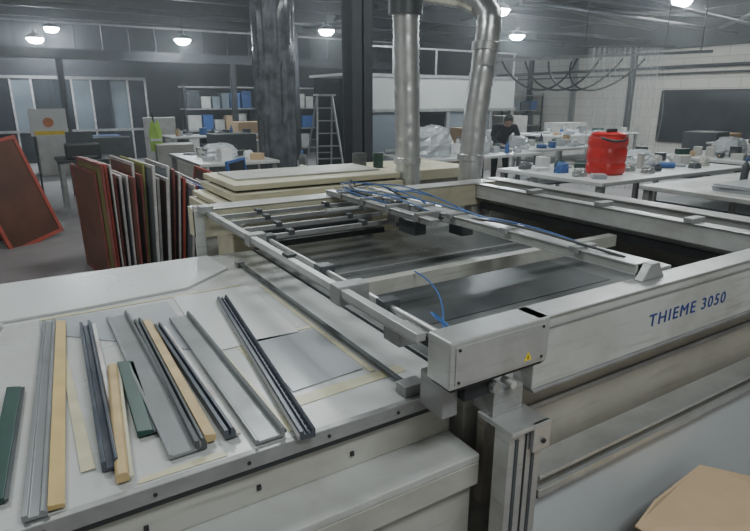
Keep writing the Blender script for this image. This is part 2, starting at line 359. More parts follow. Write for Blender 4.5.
for y,z in ((2.82,1.16),(2.70,1.15),(2.55,1.14),(2.40,1.13)):
    MB().box(.79,1.62,y,y+.018,z,z+.022,M_aluD).box(.79,1.62,y+.018,y+.04,z,z+.006,M_greyD).obj("squeegee_bar",Mc,.001)
    for x in (1.0,1.4): MB().box(x,x+.03,y-.005,y+.045,z+.01,z+.035,M_greyD).obj("bar_clamp",Mc,.002)
MB().box(.86,1.58,2.66,2.69,1.08,1.11,M_dark).obj("flood_bar",Mc,.002)
MB().box(.86,1.58,2.47,2.51,1.07,1.10,M_dark).obj("flood_bar",Mc,.002)
for (a0,a1,b0,b1,c0,c1,m) in [(1.55,1.80,2.32,2.40,1.13,1.20,M_aluD),(1.54,1.61,2.14,2.28,1.12,1.19,M_greyD),(1.70,1.80,2.50,2.60,1.14,1.215,M_mpaint),(1.70,1.77,1.98,2.08,1.13,1.19,M_greyD),(1.72,1.80,2.72,2.8,1.15,1.23,M_aluD),(1.84,1.9,2.55,2.62,1.13,1.2,M_greyD)]:
    MB().box(a0,a1,b0,b1,c0,c1,m).obj("carriage_motor",Mc,.004)
for p,q,r,m in [((1.585,2.34,1.20),(1.585,2.34,1.26),.018,M_greyD),((1.75,2.2,1.225),(1.75,2.48,1.225),.013,M_alu),((1.57,2.6,1.26),(1.57,2.9,1.26),.012,M_aluD),((1.75,2.62,1.235),(1.75,2.9,1.235),.013,M_alu),((1.3,2.60,1.19),(1.52,2.60,1.19),.012,M_alu)]:
    MB().tube([p,q],r,m,14).obj("air_cylinder",Mc)
M_xm=mat("cross_member_paint",(.46,.46,.42),.35,.1,.1,8,spots=.5,spotcol=(.25,.23,.2),spotscale=6)
MB().prism([(1.80,1.0),(1.815,1.0),(1.815,1.05),(1.85,1.05),(1.85,1.06),(1.80,1.06)],1.06,2.62,M_xm,'X').obj("cross_member",Mc,.001)
MB().box(1.05,2.5,2.2,2.215,.958,.975,M_aluD).obj("stop_strip",Mc)
MB().box(1.05,2.4,1.45,1.46,.958,.966,M_aluD).obj("stop_strip",Mc)
MB().box(1.06,2.2,1.52,2.1,.9585,.961,M_greyD).obj("bed_mat",Mc)
HZ=[((1.6,3.0,1.26),(1.5,2.7,1.33),(1.7,2.6,1.31),(1.65,2.2,1.26)),((1.72,2.95,1.25),(1.85,2.7,1.29),(1.7,2.4,1.32),(1.82,2.0,1.21)),((1.82,2.0,1.21),(1.9,1.8,1.21),(1.8,1.5,1.23),(1.75,1.2,1.21)),((1.64,2.6,1.25),(1.6,2.2,1.30),(1.75,1.9,1.25),(1.73,1.5,1.21)),((1.82,2.9,1.21),(1.95,2.7,1.25),(1.9,2.5,1.24),(1.8,2.5,1.22)),((.92,1.07,1.15),(.9,1.2,1.17),(.98,1.3,1.15),(1.0,1.2,1.10)),((1.0,1.2,1.10),(1.05,1.35,.98),(1.3,1.5,1.06),(1.3,1.8,1.07)),((1.56,2.4,1.24),(1.4,2.5,1.28),(1.45,2.8,1.29),(1.62,2.9,1.24)),((1.52,2.9,1.24),(1.45,2.6,1.3),(1.55,2.4,1.3),(1.6,2.1,1.24)),((1.78,2.75,1.23),(1.9,2.6,1.28),(1.95,2.3,1.2),(1.84,2.1,1.2))]
for h in HZ: MB().tube(bez(*h),.0035,M_blueh,6).obj("air_hose",Mc,label="thin blue air hose")
for h in [((1.7,3.0,1.25),(1.6,2.9,1.34),(1.5,2.8,1.27),(1.55,2.6,1.25)),((1.66,1.1,1.245),(1.6,1.5,1.28),(1.72,1.8,1.26),(1.6,2.1,1.21)),((1.62,2.9,1.25),(1.7,2.7,1.33),(1.6,2.5,1.3),(1.72,2.35,1.21))]:
    MB().tube(bez(*h),.005,M_dark,6).obj("cable",Mc)
b=MB().box(1.10,3.1,.90,.99,.655,.665,M_aluD).box(1.10,3.1,.93,.99,.665,.72,M_mpaint2).box(1.10,3.1,.90,.99,.72,.732,M_alu).box(1.10,3.1,.90,.915,.665,.685,M_alu)
b.obj("front_rail",Mc,.002)
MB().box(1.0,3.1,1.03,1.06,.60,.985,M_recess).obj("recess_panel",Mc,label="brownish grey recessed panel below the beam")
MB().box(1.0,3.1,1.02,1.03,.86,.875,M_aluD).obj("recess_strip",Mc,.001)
M_pan=mat("front_panel_paint",(.47,.50,.53),.30,0,.04,2,spots=.15,spotcol=(.36,.36,.36))
MB().box(1.10,3.1,.93,.95,.06,.652,M_pan).obj("front_panel",Mc,.003,label="pale blue-grey front panel")
b=MB()
b.box(.966,1.09,.90,.955,0,.91,M_alu)
for x0 in (.966,1.03): b.box(x0+.022,x0+.034,.897,.9,0,.89,M_greyD)
b.box(1.025,1.031,.897,.9,0,.9,M_dark)
b.obj("support_post",Mc,.002)
MB().box(.96,1.10,.885,1.02,.91,.925,M_alu).box(1.04,1.105,.883,.897,.84,.925,M_alu).box(.97,1.08,.97,1.05,.925,1.0,M_aluD).obj("post_bracket",Mc,.003)
MB().tube([(1.075,.883,.87),(1.075,.877,.87)],.007,M_dark,10).obj("bolt",Mc)
T2=thing("clamp_bar","thin dark steel bar with end bracket on the table","bar",(.83,1.9,.951))
MB().box(.822,.84,1.16,2.62,.962,.974,M_greyD).obj("bar",T2,.002)
MB().box(.80,.87,1.14,1.19,.951,.985,M_aluD).obj("end_bracket",T2,.003)
MB().box(.81,.85,2.62,2.66,.951,.98,M_aluD).obj("end_bracket",T2,.003)

# ---------------- cardboard ----------------
C=thing("cardboard_box","closed brown cardboard box standing on the floor","box",(1.74,.62,0),False)
a,d,h=.17,.15,.46
MB().box(-a,a,-d,d,0,h,M_card).obj("body",C,.004)
MB().box(-a,a,-.02,.02,h,h+.002,M_tape).obj("sealing_tape",C)
C2=thing("cardboard_sheet","loose folded flat tan cardboard sheet lying on a box","cardboard",(1.70,.62,.466),False)
b=MB()
pts=[(-.28,.17,.030),(-.10,.22,.012),(.20,.24,.022),(.30,.12,.012),(.33,-.18,.02),(.02,-.25,.004),(-.24,-.22,.012)]
up=[(x,y,z+.005) for x,y,z in pts]; n=len(pts)
b.add(pts+up,[tuple(range(n))[::-1],tuple(range(n,2*n))]+[(i,(i+1)%n,(i+1)%n+n,i+n) for i in range(n)],M_cardin); b.obj("panel",C2)
b=MB(); b.add([(.30,.12,.016),(.33,-.18,.024),(.45,-.14,-.02),(.42,.14,-.03)],[(0,1,2,3)],M_cardin)
o=b.obj("flap",C2); md=o.modifiers.new("s","SOLIDIFY"); md.thickness=.005

# ---------------- cream machine behind ----------------
D=thing("cream_cabinet","long low cream painted cabinet with layered panels","machine cabinet",(1.75,4,0))
MB().box(1.04,2.42,3.42,4.25,.08,.97,M_cream).obj("body",D,.01)
MB().box(1.0,2.42,3.34,4.3,.985,1.055,M_cream).obj("lower_layer",D,.006)
MB().box(1.03,2.42,3.42,4.3,1.065,1.10,M_cream).obj("middle_layer",D,.006)
MB().box(1.10,2.42,3.52,4.3,1.115,1.165,M_cream).obj("upper_layer",D,.006)
MB().box(1.12,2.42,3.56,4.3,1.18,1.22,M_cream).obj("upper_layer",D,.006)
MB().box(1.06,2.40,3.45,4.2,.97,.985,M_dark).obj("gap_spacer",D)
MB().box(1.08,2.40,3.5,4.2,1.055,1.065,M_dark).obj("gap_spacer",D)
MB().box(1.13,2.40,3.58,4.2,1.10,1.115,M_dark).obj("gap_spacer",D)
MB().box(1.15,2.40,3.6,4.2,1.165,1.18,M_dark).obj("gap_spacer",D)
for x in (1.1,2.25):
    for y in (3.5,4.1): MB().box(x,x+.1,y,y+.1,0,.08,M_dark).obj("foot",D)
D2=thing("cream_conveyor","cream conveyor table with flat top behind the cabinet","conveyor",(1.9,5,0))
MB().box(1.45,3.9,4.4,5.3,1.0,1.10,M_cream).obj("top",D2,.006)
MB().box(1.5,3.85,4.45,5.25,.1,1.0,M_mpaint2).obj("body",D2,.006)
for x in (1.5,3.7): MB().box(x,x+.1,4.5,4.6,0,.1,M_dark).obj("foot",D2)
sheet("backing_board","pale flat board lying on the cream cabinet","board",[(1.2,3.75),(2.35,3.75),(2.35,4.2),(1.2,4.2)],1.221,M_mpaint2,.012)
# ---------------- ducts ----------------
def flexduct(label,pts,r,collars):
    e=thing("ventilation_duct",label,"duct",tuple(pts[0]))
    P=[Vector(p) for p in pts]; pp=[];rr=[]
    k=0
    for i in range(len(P)-1):
        n=max(2,int((P[i+1]-P[i]).length/.025))
        for j in range(n):
            pp.append(P[i].lerp(P[i+1],j/n)+Vector((random.uniform(-.002,.002),random.uniform(-.002,.002),0))); rr.append(r*(1.0 if k%2 else .955)*(1+random.uniform(-.012,.012))); k+=1
    pp.append(P[-1]); rr.append(r)
    MB().tube(pp,rr,M_duct,28).obj("pipe",e)
    for (c,dr,rad,hh,m) in collars:
        c=Vector(c); dr=Vector(dr).normalized(); MB().tube([c-dr*hh/2,c+dr*hh/2],rad,m,24).obj("collar",e,.003)
    return e
flexduct("vertical silver flexible duct above the machine",[(2.56,3.62,0),(2.53,3.63,1.4),(2.50,3.64,2.35),(2.49,3.65,4.39)],.098,[((2.53,3.63,1.30),(0,0,1),.106,.05,M_duct),((2.50,3.64,2.40),(0,0,1),.125,.12,M_greyD)])
flexduct("silver flexible duct with an elbow at the top",[(3.05,3.56,0),(3.12,3.54,1.6),(3.20,3.52,2.28),(3.215,3.54,2.38),(3.20,3.62,2.47),(3.14,3.76,2.54),(3.0,4.1,2.62),(2.9,4.3,2.75),(2.85,4.4,3.0),(2.85,4.4,4.39)],.098,[((3.18,3.525,2.15),(.07,0,1),.108,.06,M_duct),((3.10,3.55,1.3),(.05,0,1),.108,.05,M_duct)])

def ibeam(cx,cy,w,name):
    b=MB().box(cx-w/2,cx+w/2,cy-w/2,cy-w/2+.03,0,ZC,M_steelD).box(cx-w/2,cx+w/2,cy+w/2-.03,cy+w/2,0,ZC,M_steelD).box(cx-.015,cx+.015,cy-w/2,cy+w/2,0,ZC,M_steelD)
    return struct(b.obj(name,off=(cx,cy,0)))
ibeam(3.99,6.94,.30,"trim_20")
ibeam(7.0,16.0,.30,"trim_21")
rs=random.Random(3)
b=MB(); n=40; vs=[];fs=[]
nz=34
fold=[rs.uniform(-.07,.07) for _ in range(n)]
for j in range(nz+1):
    z=4.38*j/nz; r=.27+.05*min(1,z/3.2)
    for k in range(n):
        an=2*math.pi*k/n; rr=r*(1+.05*math.sin(k*2.2+j*.12)+fold[(k+j//6)%n]*.9+rs.uniform(-.015,.015))
        vs.append((3.42+rr*math.cos(an),8.47+rr*math.sin(an),z))
for j in range(nz):
    for k in range(n): fs.append((j*n+k,j*n+(k+1)%n,(j+1)*n+(k+1)%n,(j+1)*n+k))
b.add(vs,fs,M_wrap,False)
tag(b.obj("wrapped_column",off=(3.4,8.47,0)),"dark column wrapped in creased plastic sheeting","column")

# ---------------- screen frames ----------------
def screen(loc,rot,w,h,mf,mm,label,group="printing screens leaning in a row",t=.016,r=.045):
    e=thing("printing_screen",label,"screen frame",loc,False,rot,group)
    b=MB().box(-w/2,w/2,-t,t,0,r,mf).box(-w/2,w/2,-t,t,h-r,h,mf).box(-w/2,-w/2+r,-t,t,r,h-r,mf).box(w/2-r,w/2,-t,t,r,h-r,mf); b.obj("frame",e,.003)
    MB().box(-w/2+r,w/2-r,-.003,.003,r,h-r,mm).obj("mesh",e)
    return e
fc=[(M_red,M_olive,"maroon"),(M_red,M_redmesh,"maroon"),(M_fralu,M_glass,"pale aluminium"),(M_fralu,M_redmesh,"pale aluminium"),(M_aluD,M_glassD,"grey"),(M_blue,M_glass,"blue"),(M_redL,M_brmesh,"red"),(M_ygf,M_olive,"yellow-green")]
seq=[1,0,6,3,1,3,2,1,3,1,7,2,4,1,3,2,1,3,6,2,2,1,5,3,1,3,6,3,1,2]
x=.48
for i,k in enumerate(seq):
    f=fc[k]
    hh=1.20-.009*i+random.uniform(-.10,.06)
    screen((x,6.25+random.uniform(-.20,.14),0),(math.radians(-1+i*.35),0,math.radians(98-i*.35)),.95,hh,f[0],f[1],f[2]+" printing screen standing on edge in the row",t=random.choice([.008,.010,.012]),r=.035)
    x+=random.uniform(.031,.050)
screen((1.52,5.5,0),(math.radians(-6),0,math.radians(64)),.5,.72,M_red,M_redmesh,"small maroon printing screen at the end of the row",r=.03)
screen((1.85,5.70,0),(math.radians(-5),0,math.radians(55)),.5,.98,M_blue,M_glass,"small blue framed printing screen",r=.03)
screen((1.70,5.45,0),(math.radians(-6),0,math.radians(58)),.45,.88,M_redL,M_redmesh,"small red printing screen leaning at the row end",r=.03)
screen((2.0,5.95,0),(math.radians(-5),0,math.radians(50)),.5,1.14,M_blue,M_glassD,"blue framed printing screen at the end of the row",r=.03)
screen((-.02,8.22,0),(math.radians(-14),math.radians(-10),math.radians(38)),.78,1.32,M_redL,M_brmesh,"large dark brown mesh printing screen leaning back","leaning brown screens",r=.045)
screen((-.35,8.6,0),(math.radians(-14),math.radians(-10),math.radians(38)),.78,1.35,M_red,M_brmesh,"large brown mesh printing screen leaning behind another","leaning brown screens",r=.045)

# ---------------- tables ----------------
def table(x0,x1,y0,y1,z,label,m=M_white,shelf=True):
    e=thing("table",label,"table",((x0+x1)/2,(y0+y1)/2,0))
    MB().box(x0,x1,y0,y1,z-.04,z,m).obj("table_top",e,.005)
    for x in (x0+.03,x1-.09):
        for y in (y0+.03,y1-.09): MB().box(x,x+.06,y,y+.06,0,z-.04,M_aluD).obj("leg",e)
    if shelf: MB().box(x0+.05,x1-.05,y0+.05,y1-.05,.28,.31,M_greyD).obj("shelf",e)
    return e
table(3.15,4.3,1.2,3.4,.93,"grey side bench beside the printing machine",M_mpaint)
table(4.7,7.4,3.45,4.9,.98,"white work table covered with workshop clutter")
table(4.9,7.6,1.6,3.2,.98,"pale work table with stacked sheets",M_mpaint)
table(4.6,7.0,6.3,7.7,.95,"white work table with wrapped goods")
table(7.1,9.4,6.9,8.0,.92,"white work table in front of the person")
table(7.9,10.8,3.0,5.0,.98,"white work table near the block wall")
table(.4,1.3,9.9,10.8,.85,"small dark desk with equipment",M_dark,False)
table(1.9,3.0,7.4,9.2,.95,"pale table behind the screens",M_mpaint)
table(10.5,13.5,9.0,10.5,.95,"long white table at the rear near the wall")
table(-2.6,-.8,13.2,14.2,.9,"grey bench near the glazed partition",M_mpaint)
table(2.8,5.0,13.2,14.3,.95,"grey bench with stored goods at the rear",M_mpaint)
table(11.5,14.5,4.6,6.2,.95,"long pale bench near the wall opening",M_mpaint)
e=thing("printer","black office printer on the dark desk","printer",(.8,10.3,.85))
MB().box(.55,1.05,10.1,10.5,.85,1.08,M_black).obj("body",e,.02)
MB().add([(.6,10.5,1.08),(1.0,10.5,1.08),(1.0,10.62,1.25),(.6,10.62,1.25)],[(0,1,2,3)],M_greyD).obj("paper_tray",e)
MB().box(.62,.98,10.0,10.1,.87,.9,M_greyD).obj("output_tray",e,.005)
e=thing("stool","dark stool with orange trim near the desk","stool",(1.7,10.2,0))
MB().lathe((1.7,10.2,0),[(.17,.62),(.19,.64),(.19,.68),(.16,.70)],M_black).obj("seat",e)
for k in range(4):
    an=k*math.pi/2+.4; MB().tube([(1.7+.13*math.cos(an),10.2+.13*math.sin(an),.62),(1.7+.24*math.cos(an),10.2+.24*math.sin(an),0)],.014,M_orange,8).obj("leg",e)

# ---------------- clutter ----------------
def can(x,y,z,r,h,m,label,name="tin",cap=M_greyD):
    e=thing(name,label,"container",(x,y,z),group="containers on the work tables")
    MB().lathe((x,y,z),[(r*.96,0),(r,.01),(r,h*.48),(r*1.02,h*.5),(r,h*.52),(r,h*.94),(r*1.03,h*.96),(r*1.03,h)],m,16).obj("body",e)
    MB().lathe((x,y,z),[(r*.95,h),(r*.95,h*1.03),(r*.3,h*1.04)],cap,16).obj("lid",e)
def bottle(x,y,z,r,h,m,label,cap=M_blue):
    e=thing("bottle",label,"bottle",(x,y,z),group="bottles on the work tables")
    MB().lathe((x,y,z),[(r*.9,0),(r,.01),(r,h*.6),(r*.8,h*.72),(r*.35,h*.82),(r*.32,h*.9)],m,14).obj("body",e)
    MB().lathe((x,y,z),[(r*.4,h*.88),(r*.4,h),(r*.3,h*1.01)],cap,14).obj("cap",e)
def carton(x,y,z,w,d,h,rz,m,label,group="cartons on the work tables"):
    e=thing("carton",label,"box",(x,y,z),False,(0,0,rz),group)
    MB().box(-w/2,w/2,-d/2,d/2,0,h,m).obj("body",e,.003)
    MB().box(-w/2-.002,w/2+.002,-.02,.02,h,h+.002,M_tape).obj("sealing_tape",e)
def paperstack(x,y,z,w,d,h,rz,m,label):
    b=MB(); n=5
    for i in range(n):
        R=Matrix.Rotation(random.uniform(-.08,.08),3,'Z')
        b.box(-w/2,w/2,-d/2,d/2,h*i/n,h*(i+1)/n,m,R,(0,0,h*i/n))
    o=b.obj("sheet_stack",loc=(x,y,z)); o.rotation_euler=(0,0,rz); return tag(o,label,"sheets","sheet stacks on the tables")
def roll(x,y,z,r,L,rz,m,label):
    e=thing("roll",label,"roll",(x,y,z),False,(0,0,rz),"rolls on the work tables")
    MB().tube([(-L/2,0,r),(L/2,0,r)],r,m,16).obj("wound_material",e)
    MB().tube([(-L/2-.01,0,r),(L/2+.01,0,r)],r*.35,M_card,12).obj("core",e)
def bundle(x,y,z,w,d,h,m,label,seed=0,name="wrapped_bundle",cat="bundle",group="wrapped bundles on the tables"):
    rs=random.Random(seed); b=MB(); n,k=18,9; vs=[];fs=[]
    for j in range(k+1):
        ph=j/k*math.pi*.5
        for i in range(n):
            an=2*math.pi*i/n; q=1+rs.uniform(-.1,.1)
            c,s=math.cos(an),math.sin(an); sq=1/max(abs(c),abs(s))**.5
            vs.append((w/2*c*sq*math.cos(ph)**.5*q if j<k else 0,d/2*s*sq*math.cos(ph)**.5*q if j<k else 0,h*math.sin(ph)*(1+rs.uniform(-.06,.06)) if j else 0))
    for j in range(k):
        for i in range(n): fs.append((j*n+i,j*n+(i+1)%n,(j+1)*n+(i+1)%n,(j+1)*n+i))
    fs.append(tuple(range(n))[::-1])
    b.add(vs,fs,m)
    o=b.obj(name,loc=(x,y,z)); return tag(o,label,cat,group)
placed=[(5.35,3.92)]
for i,(x,y,z,w,d,h) in enumerate([(5.3,7.0,.95,.7,.55,.42),(6.0,6.8,.95,.5,.4,.28),(6.5,4.3,.98,.4,.3,.18),(8.8,4.4,.98,.5,.4,.25),(6.6,7.3,.95,.35,.35,.3),(2.4,8.2,.95,.5,.4,.2),(9.7,3.6,.98,.4,.5,.2),(7.7,7.5,.92,.35,.3,.2)]):
    bundle(x,y,z,w,d,h,M_film,"crumpled bundle wrapped in pale plastic film",i); placed.append((x,y))
TB=[(4.8,7.3,3.55,4.8,.98,66),(5.0,7.5,1.7,3.1,.98,6),(4.7,6.9,6.4,7.6,.95,40),(7.2,9.3,7.0,7.9,.92,24),(8.0,10.7,3.1,4.9,.98,58),(2.0,2.9,7.5,9.1,.95,16),(10.6,13.4,9.1,10.4,.95,28),(-2.5,-.9,13.3,14.1,.9,9),(2.9,4.9,13.3,14.2,.95,12),(1.6,3.7,4.6,5.2,1.10,6),(11.6,14.4,4.7,6.1,.95,22)]
mc=[M_plastic,M_paper,M_blue,M_greyD,M_card,M_green,M_aluD,M_film,M_greyD,M_mpaint2,M_slate]
mn={M_plastic:"white",M_paper:"white",M_blue:"blue",M_greyD:"dark grey",M_card:"brown",M_green:"dark green",M_aluD:"silver",M_film:"pale",M_mpaint2:"beige",M_slate:"slate blue"}
for (x0,x1,y0,y1,z,n) in TB:
    for i in range(n):
        for tr in range(80):
            x=random.uniform(x0+.12,x1-.12); y=random.uniform(y0+.12,y1-.12)
            if all((x-a)**2+(y-c)**2>(.205**2 if (a,c) not in placed[:9] else .40**2) for a,c in placed): break
        else: continue
        placed.append((x,y)); m=random.choice(mc); k=random.random()
        if k<.18: can(x,y,z,random.uniform(.04,.08),random.uniform(.06,.17),m,mn[m]+" ink tin with a lid on the table")
        elif k<.28: bottle(x,y,z,.035,random.uniform(.14,.24),m,mn[m]+" bottle with a blue cap on the table")
        elif k<.48: carton(x,y,z,.17,.11,random.uniform(.05,.18),random.uniform(0,3),m,mn[m]+" taped carton on the table")
        elif k<.66: paperstack(x,y,z,.17,.13,random.uniform(.02,.06),random.uniform(0,3),random.choice([M_paper,M_gsh,M_film]),"loose stack of pale sheets on the table")
        elif k<.86: bundle(x,y,z,.15,.12,random.uniform(.04,.12),m,mn[m]+" crumpled rag on the table",i,"rag","rag","crumpled rags on the tables")
        else: roll(x,y,z,.035,.17,random.uniform(0,3),m,mn[m]+" roll of material on the table")
for (x,y,z,w,d,h,l) in [(3.7,1.9,.93,.8,.9,.05,"stack of grey rigid sheets on the side bench"),(3.75,2.9,.93,.7,.7,.03,"thin stack of white sheets on the side bench"),(5.6,2.3,.98,.9,.7,.06,"stack of grey rigid sheets on the pale table"),(6.8,2.6,.98,.8,.6,.04,"thin stack of grey sheets on the pale table")]:
    paperstack(x,y,z,w,d,h,0,M_gsh,l)
for i,(x,y,w,d,h,m,c) in enumerate([(-1.8,16.2,.8,.6,1.0,M_card,"brown"),(-.6,16.3,.9,.6,.8,M_greyD,"dark grey"),(.6,16.0,.7,.6,1.1,M_plastic,"white"),(1.7,15.8,.8,.7,.9,M_blue,"blue"),(2.6,12.0,.7,.6,.9,M_mpaint2,"grey"),(3.6,11.4,.8,.7,1.1,M_greyD,"dark grey"),(5.2,14.8,.9,.6,1.2,M_card,"brown"),(8.0,10.6,.8,.6,.9,M_greyD,"dark grey"),(9.3,10.8,.6,.6,1.1,M_card,"brown"),(12.6,12.8,.9,.7,1.3,M_mpaint2,"grey"),(14.0,11.8,1.0,.7,1.1,M_plastic,"white"),(16,8.4,.9,.9,.9,M_card,"brown"),(16.6,6,.8,.8,1.0,M_greyD,"dark grey"),(13.5,7.3,.9,.7,1.05,M_greyD,"dark grey"),(1.6,13.2,.7,.6,1.0,M_greyD,"dark grey"),(3.2,16.3,.8,.6,1.3,M_mpaint2,"grey"),(4.3,12.2,.6,.5,.9,M_mpaint2,"grey"),(11,14.7,1,.8,1.4,M_greyD,"dark grey"),(10.4,11.2,.7,.6,1.0,M_mpaint2,"grey"),(-.6,14.9,.6,.5,.9,M_greyD,"dark grey")]):
    carton(x,y,0,w,d,h,random.uniform(-.2,.2),m,c+" taped crate standing on the floor","crates on the floor")

e=thing("red_drum","bulky bright red plastic container with black handles on table","container",(5.35,3.92,.98))
b=MB().lathe((0,0,0),[(.17,0),(.19,.02),(.195,.10),(.187,.115),(.187,.135),(.195,.15),(.195,.26),(.187,.275),(.187,.295),(.195,.31),(.195,.37),(.18,.40),(.15,.41)],M_redp,28)
b.v=[(x*(.93+.12*min(1,abs(math.sin(2*math.atan2(y,x))))),y*(.93+.12*min(1,abs(math.sin(2*math.atan2(y,x))))),z) for x,y,z in b.v]
b.v=[(x+5.35,y+3.92,z+.98) for x,y,z in b.v]; b.obj("body",e)
MB().lathe((5.35,3.92,.98),[(.15,.395),(.18,.40),(.18,.425),(.15,.44),(.06,.445)],M_redp,28).obj("lid",e)
MB().tube(bez((5.17,3.87,1.37),(5.18,3.72,1.33),(5.3,3.68,1.33),(5.41,3.74,1.37)),.012,M_black,8).obj("handle",e)
MB().box(5.25,5.40,3.85,3.89,1.42,1.46,M_black).obj("lid_grip",e,.01)

e=thing("plastic_curtain","hanging curtain of curved translucent plastic strips","plastic strips",(7.2,5.2,0))
for i in range(14):
    x=6.85+i*.055; y=5.40-i*.042
    MB().tube(bez((x,y,2.45),(x-.10,y,2.2),(x+.24,y-.1,1.8),(x+.10*math.sin(i*2),y,1.0),18),.010,M_clear,8).obj("strip",e)
b=MB(); vs=[];fs=[]; nn=60
for j in range(2):
    for i in range(nn+1):
        t=i/nn; x=6.85+t*.78; y=5.5-t*.60+.03*math.sin(i*1.3); vs.append((x,y,(2.45,.5)[j]))
for i in range(nn): fs.append((i,i+1,nn+2+i,nn+1+i))
b.add(vs,fs,M_clear,True); b.obj("film_sheet",e)
MB().tube([(6.7,5.6,2.45),(7.75,4.8,2.45)],.010,M_steelD,10).obj("support_bar",e)
for x,y in ((6.8,5.52),(7.65,4.88)): MB().tube([(x,y,2.45),(x,y,4.39)],.005,M_steelD,8).obj("hanger_rod",e)
e=thing("cable_boom","grey overhead pipe with drooping black cables","cable boom",(8,8,2.4))
MB().tube([(7.2,8.0,2.42),(11.2,6.2,2.62)],.03,M_aluD,10).obj("boom",e)
for p in ((7.3,7.95,2.42),(11.0,6.3,2.61)): MB().tube([p,(p[0],p[1],4.39)],.012,M_steelD,8).obj("hanger_rod",e)
for i in range(4):
    x=7.5+i*.4
    MB().tube(bez((x,8.0-(x-7.2)*.45,2.42),(x+.1,7.6,1.9),(x+.8,7.3,1.6),(x+1.3,8.0-(x+1.3-7.2)*.45,2.48),16),.018,M_black,6).obj("cable",e)

M_cab=mat("cabin_panel",(.48,.49,.48),.5,0,.06,2)
e=thing("partition_cabin","white panelled raised cabin with dark openings below","cabin",(9,12.5,0))
MB().box(6.6,12.0,12.0,12.1,1.5,2.3,M_cab).obj("bulkhead",e,.01)
MB().box(6.55,12.05,11.96,12.0,1.46,1.54,M_aluD).obj("edge_beam",e)
MB().box(6.55,12.05,11.96,12.0,2.28,2.36,M_aluD).obj("edge_beam",e)
MB().box(6.6,12.0,12.1,14,2.3,2.36,M_cab).obj("roof_panel",e)
for x in (6.6,8.1,9.6,11.1,11.9): MB().box(x,x+.1,12.0,12.1,0,1.5,M_aluD).obj("post",e)
MB().box(6.7,8.1,12.03,12.07,0,1.5,M_glass).obj("front_panel",e)
MB().box(8.2,9.6,12.03,12.07,0,1.0,M_mpaint2).obj("front_panel",e)
MB().box(9.7,11.1,12.03,12.07,0,1.5,M_glass).obj("front_panel",e)
MB().box(6.7,11.9,13.9,13.95,0,2.3,M_glassD).obj("rear_panel",e)
MB().box(6.6,12.0,12.0,12.04,2.95,2.99,M_aluD).obj("handrail",e)
for x in (6.6,7.9,9.2,10.5,11.9): MB().box(x,x+.04,12.0,12.04,2.36,2.95,M_aluD).obj("handrail_post",e)
def rack(x,y,w,h,label,n=4):
    e=thing("storage_rack",label,"shelving",(x,y,0),group="storage racks along the rear")
    for xx in (x,x+w-.05):
        for yy in (y,y+.55): MB().box(xx,xx+.05,yy,yy+.05,0,h,M_steelD).obj("upright",e)
    for i in range(n):
        z=.2+i*(h-.3)/(n-1); MB().box(x,x+w,y,y+.6,z,z+.04,M_aluD).obj("shelf",e)
    for i in range(n-1):
        z=.24+i*(h-.3)/(n-1)
        xx=x+.1
        while xx<x+w-.35:
            ww=random.uniform(.2,.5); ww=min(ww,x+w-.08-xx); hh=random.uniform(.2,(h-.3)/(n-1)-.12); m=random.choice([M_card,M_plastic,M_blue,M_greyD,M_mpaint2,M_glass,M_greyD])
            bb=thing("storage_box","closed storage box on the rack shelf","box",(xx+ww/2,y+.25,z),group="boxes stored on the racks")
            MB().box(xx,xx+ww,y+.05,y+.45,z,z+hh*.85,m).obj("body",bb,.01); MB().box(xx-.005,xx+ww+.005,y+.045,y+.455,z+hh*.85,z+hh,m).obj("lid",bb,.005)
            xx+=ww+.06
rack(4.2,17.5,2.2,2.2,"tall dark storage rack with boxes")
rack(6.9,17.5,2.4,2.2,"tall dark storage rack with boxes")
rack(13.0,16.5,2.4,2.2,"tall dark storage rack with boxes")
rack(15.6,16.2,2.2,2.0,"tall dark storage rack with boxes")
e=thing("glazed_partition","long partition of grey glazed panels with dark posts","partition",(.5,19,0))
for i in range(15):
    x=-3.6+i*.5
    MB().box(x,x+.05,18.95,19.05,0,2.4,M_fralu if i%3 else M_steelD).obj("post",e)
    if i<14: MB().box(x+.05,x+.5,18.99,19.01,.9,2.3,(M_glass,M_glassD,M_glass,M_glassD,M_glassD)[i%5]).obj("pane",e); MB().box(x+.05,x+.5,18.98,19.02,0,.85,M_glassD).obj("lower_panel",e)
MB().box(-3.6,3.45,18.93,19.07,2.32,2.4,M_aluD).obj("rail",e)
MB().box(-3.6,3.45,18.93,19.07,.85,.92,M_aluD).obj("rail",e)
e=thing("storage_mezzanine","dark steel mezzanine beam above the partition","mezzanine",(2,17,0))
MB().box(-3.9,12,17.0,17.2,2.75,3.0,M_steelD).box(-3.9,12,17.2,17.4,2.95,3.0,M_steelD).obj("beam",e)
for x in (-3.6,1.0,5.5,10): MB().box(x,x+.15,17.02,17.17,0,2.75,M_steelD).obj("post",e)
MB().box(-3.9,12,17.05,17.1,3.6,3.64,M_aluD).obj("handrail",e)
for i in range(24): MB().box(-3.8+i*.66,-3.76+i*.66,17.05,17.1,3.0,3.6,M_steelD).obj("baluster",e)
e=thing("poster_board","white framed picture board propped up on a stand","poster",(.42,12,0))
MB().box(.14,.74,12.0,12.03,1.12,1.6,M_paper).obj("panel",e)
o=MB().lathe((0,0,0),[(.001,0),(.085,.0),(.085,.004)],M_orange,20).obj("picture",e,off=(0,0,0)); o.rotation_euler=(math.radians(90),0,0); o.location=(.02,-.005,1.36)
MB().box(.2,.68,11.995,12.0,1.14,1.21,M_warn).obj("printed_band",e)
for x in (.17,.68): MB().box(x,x+.03,12.03,12.06,0,1.55,M_steelD).obj("stand_leg",e)
e=thing("coat_stand","post with a lime high-visibility vest hanging","coat stand",(2.3,12.3,0))
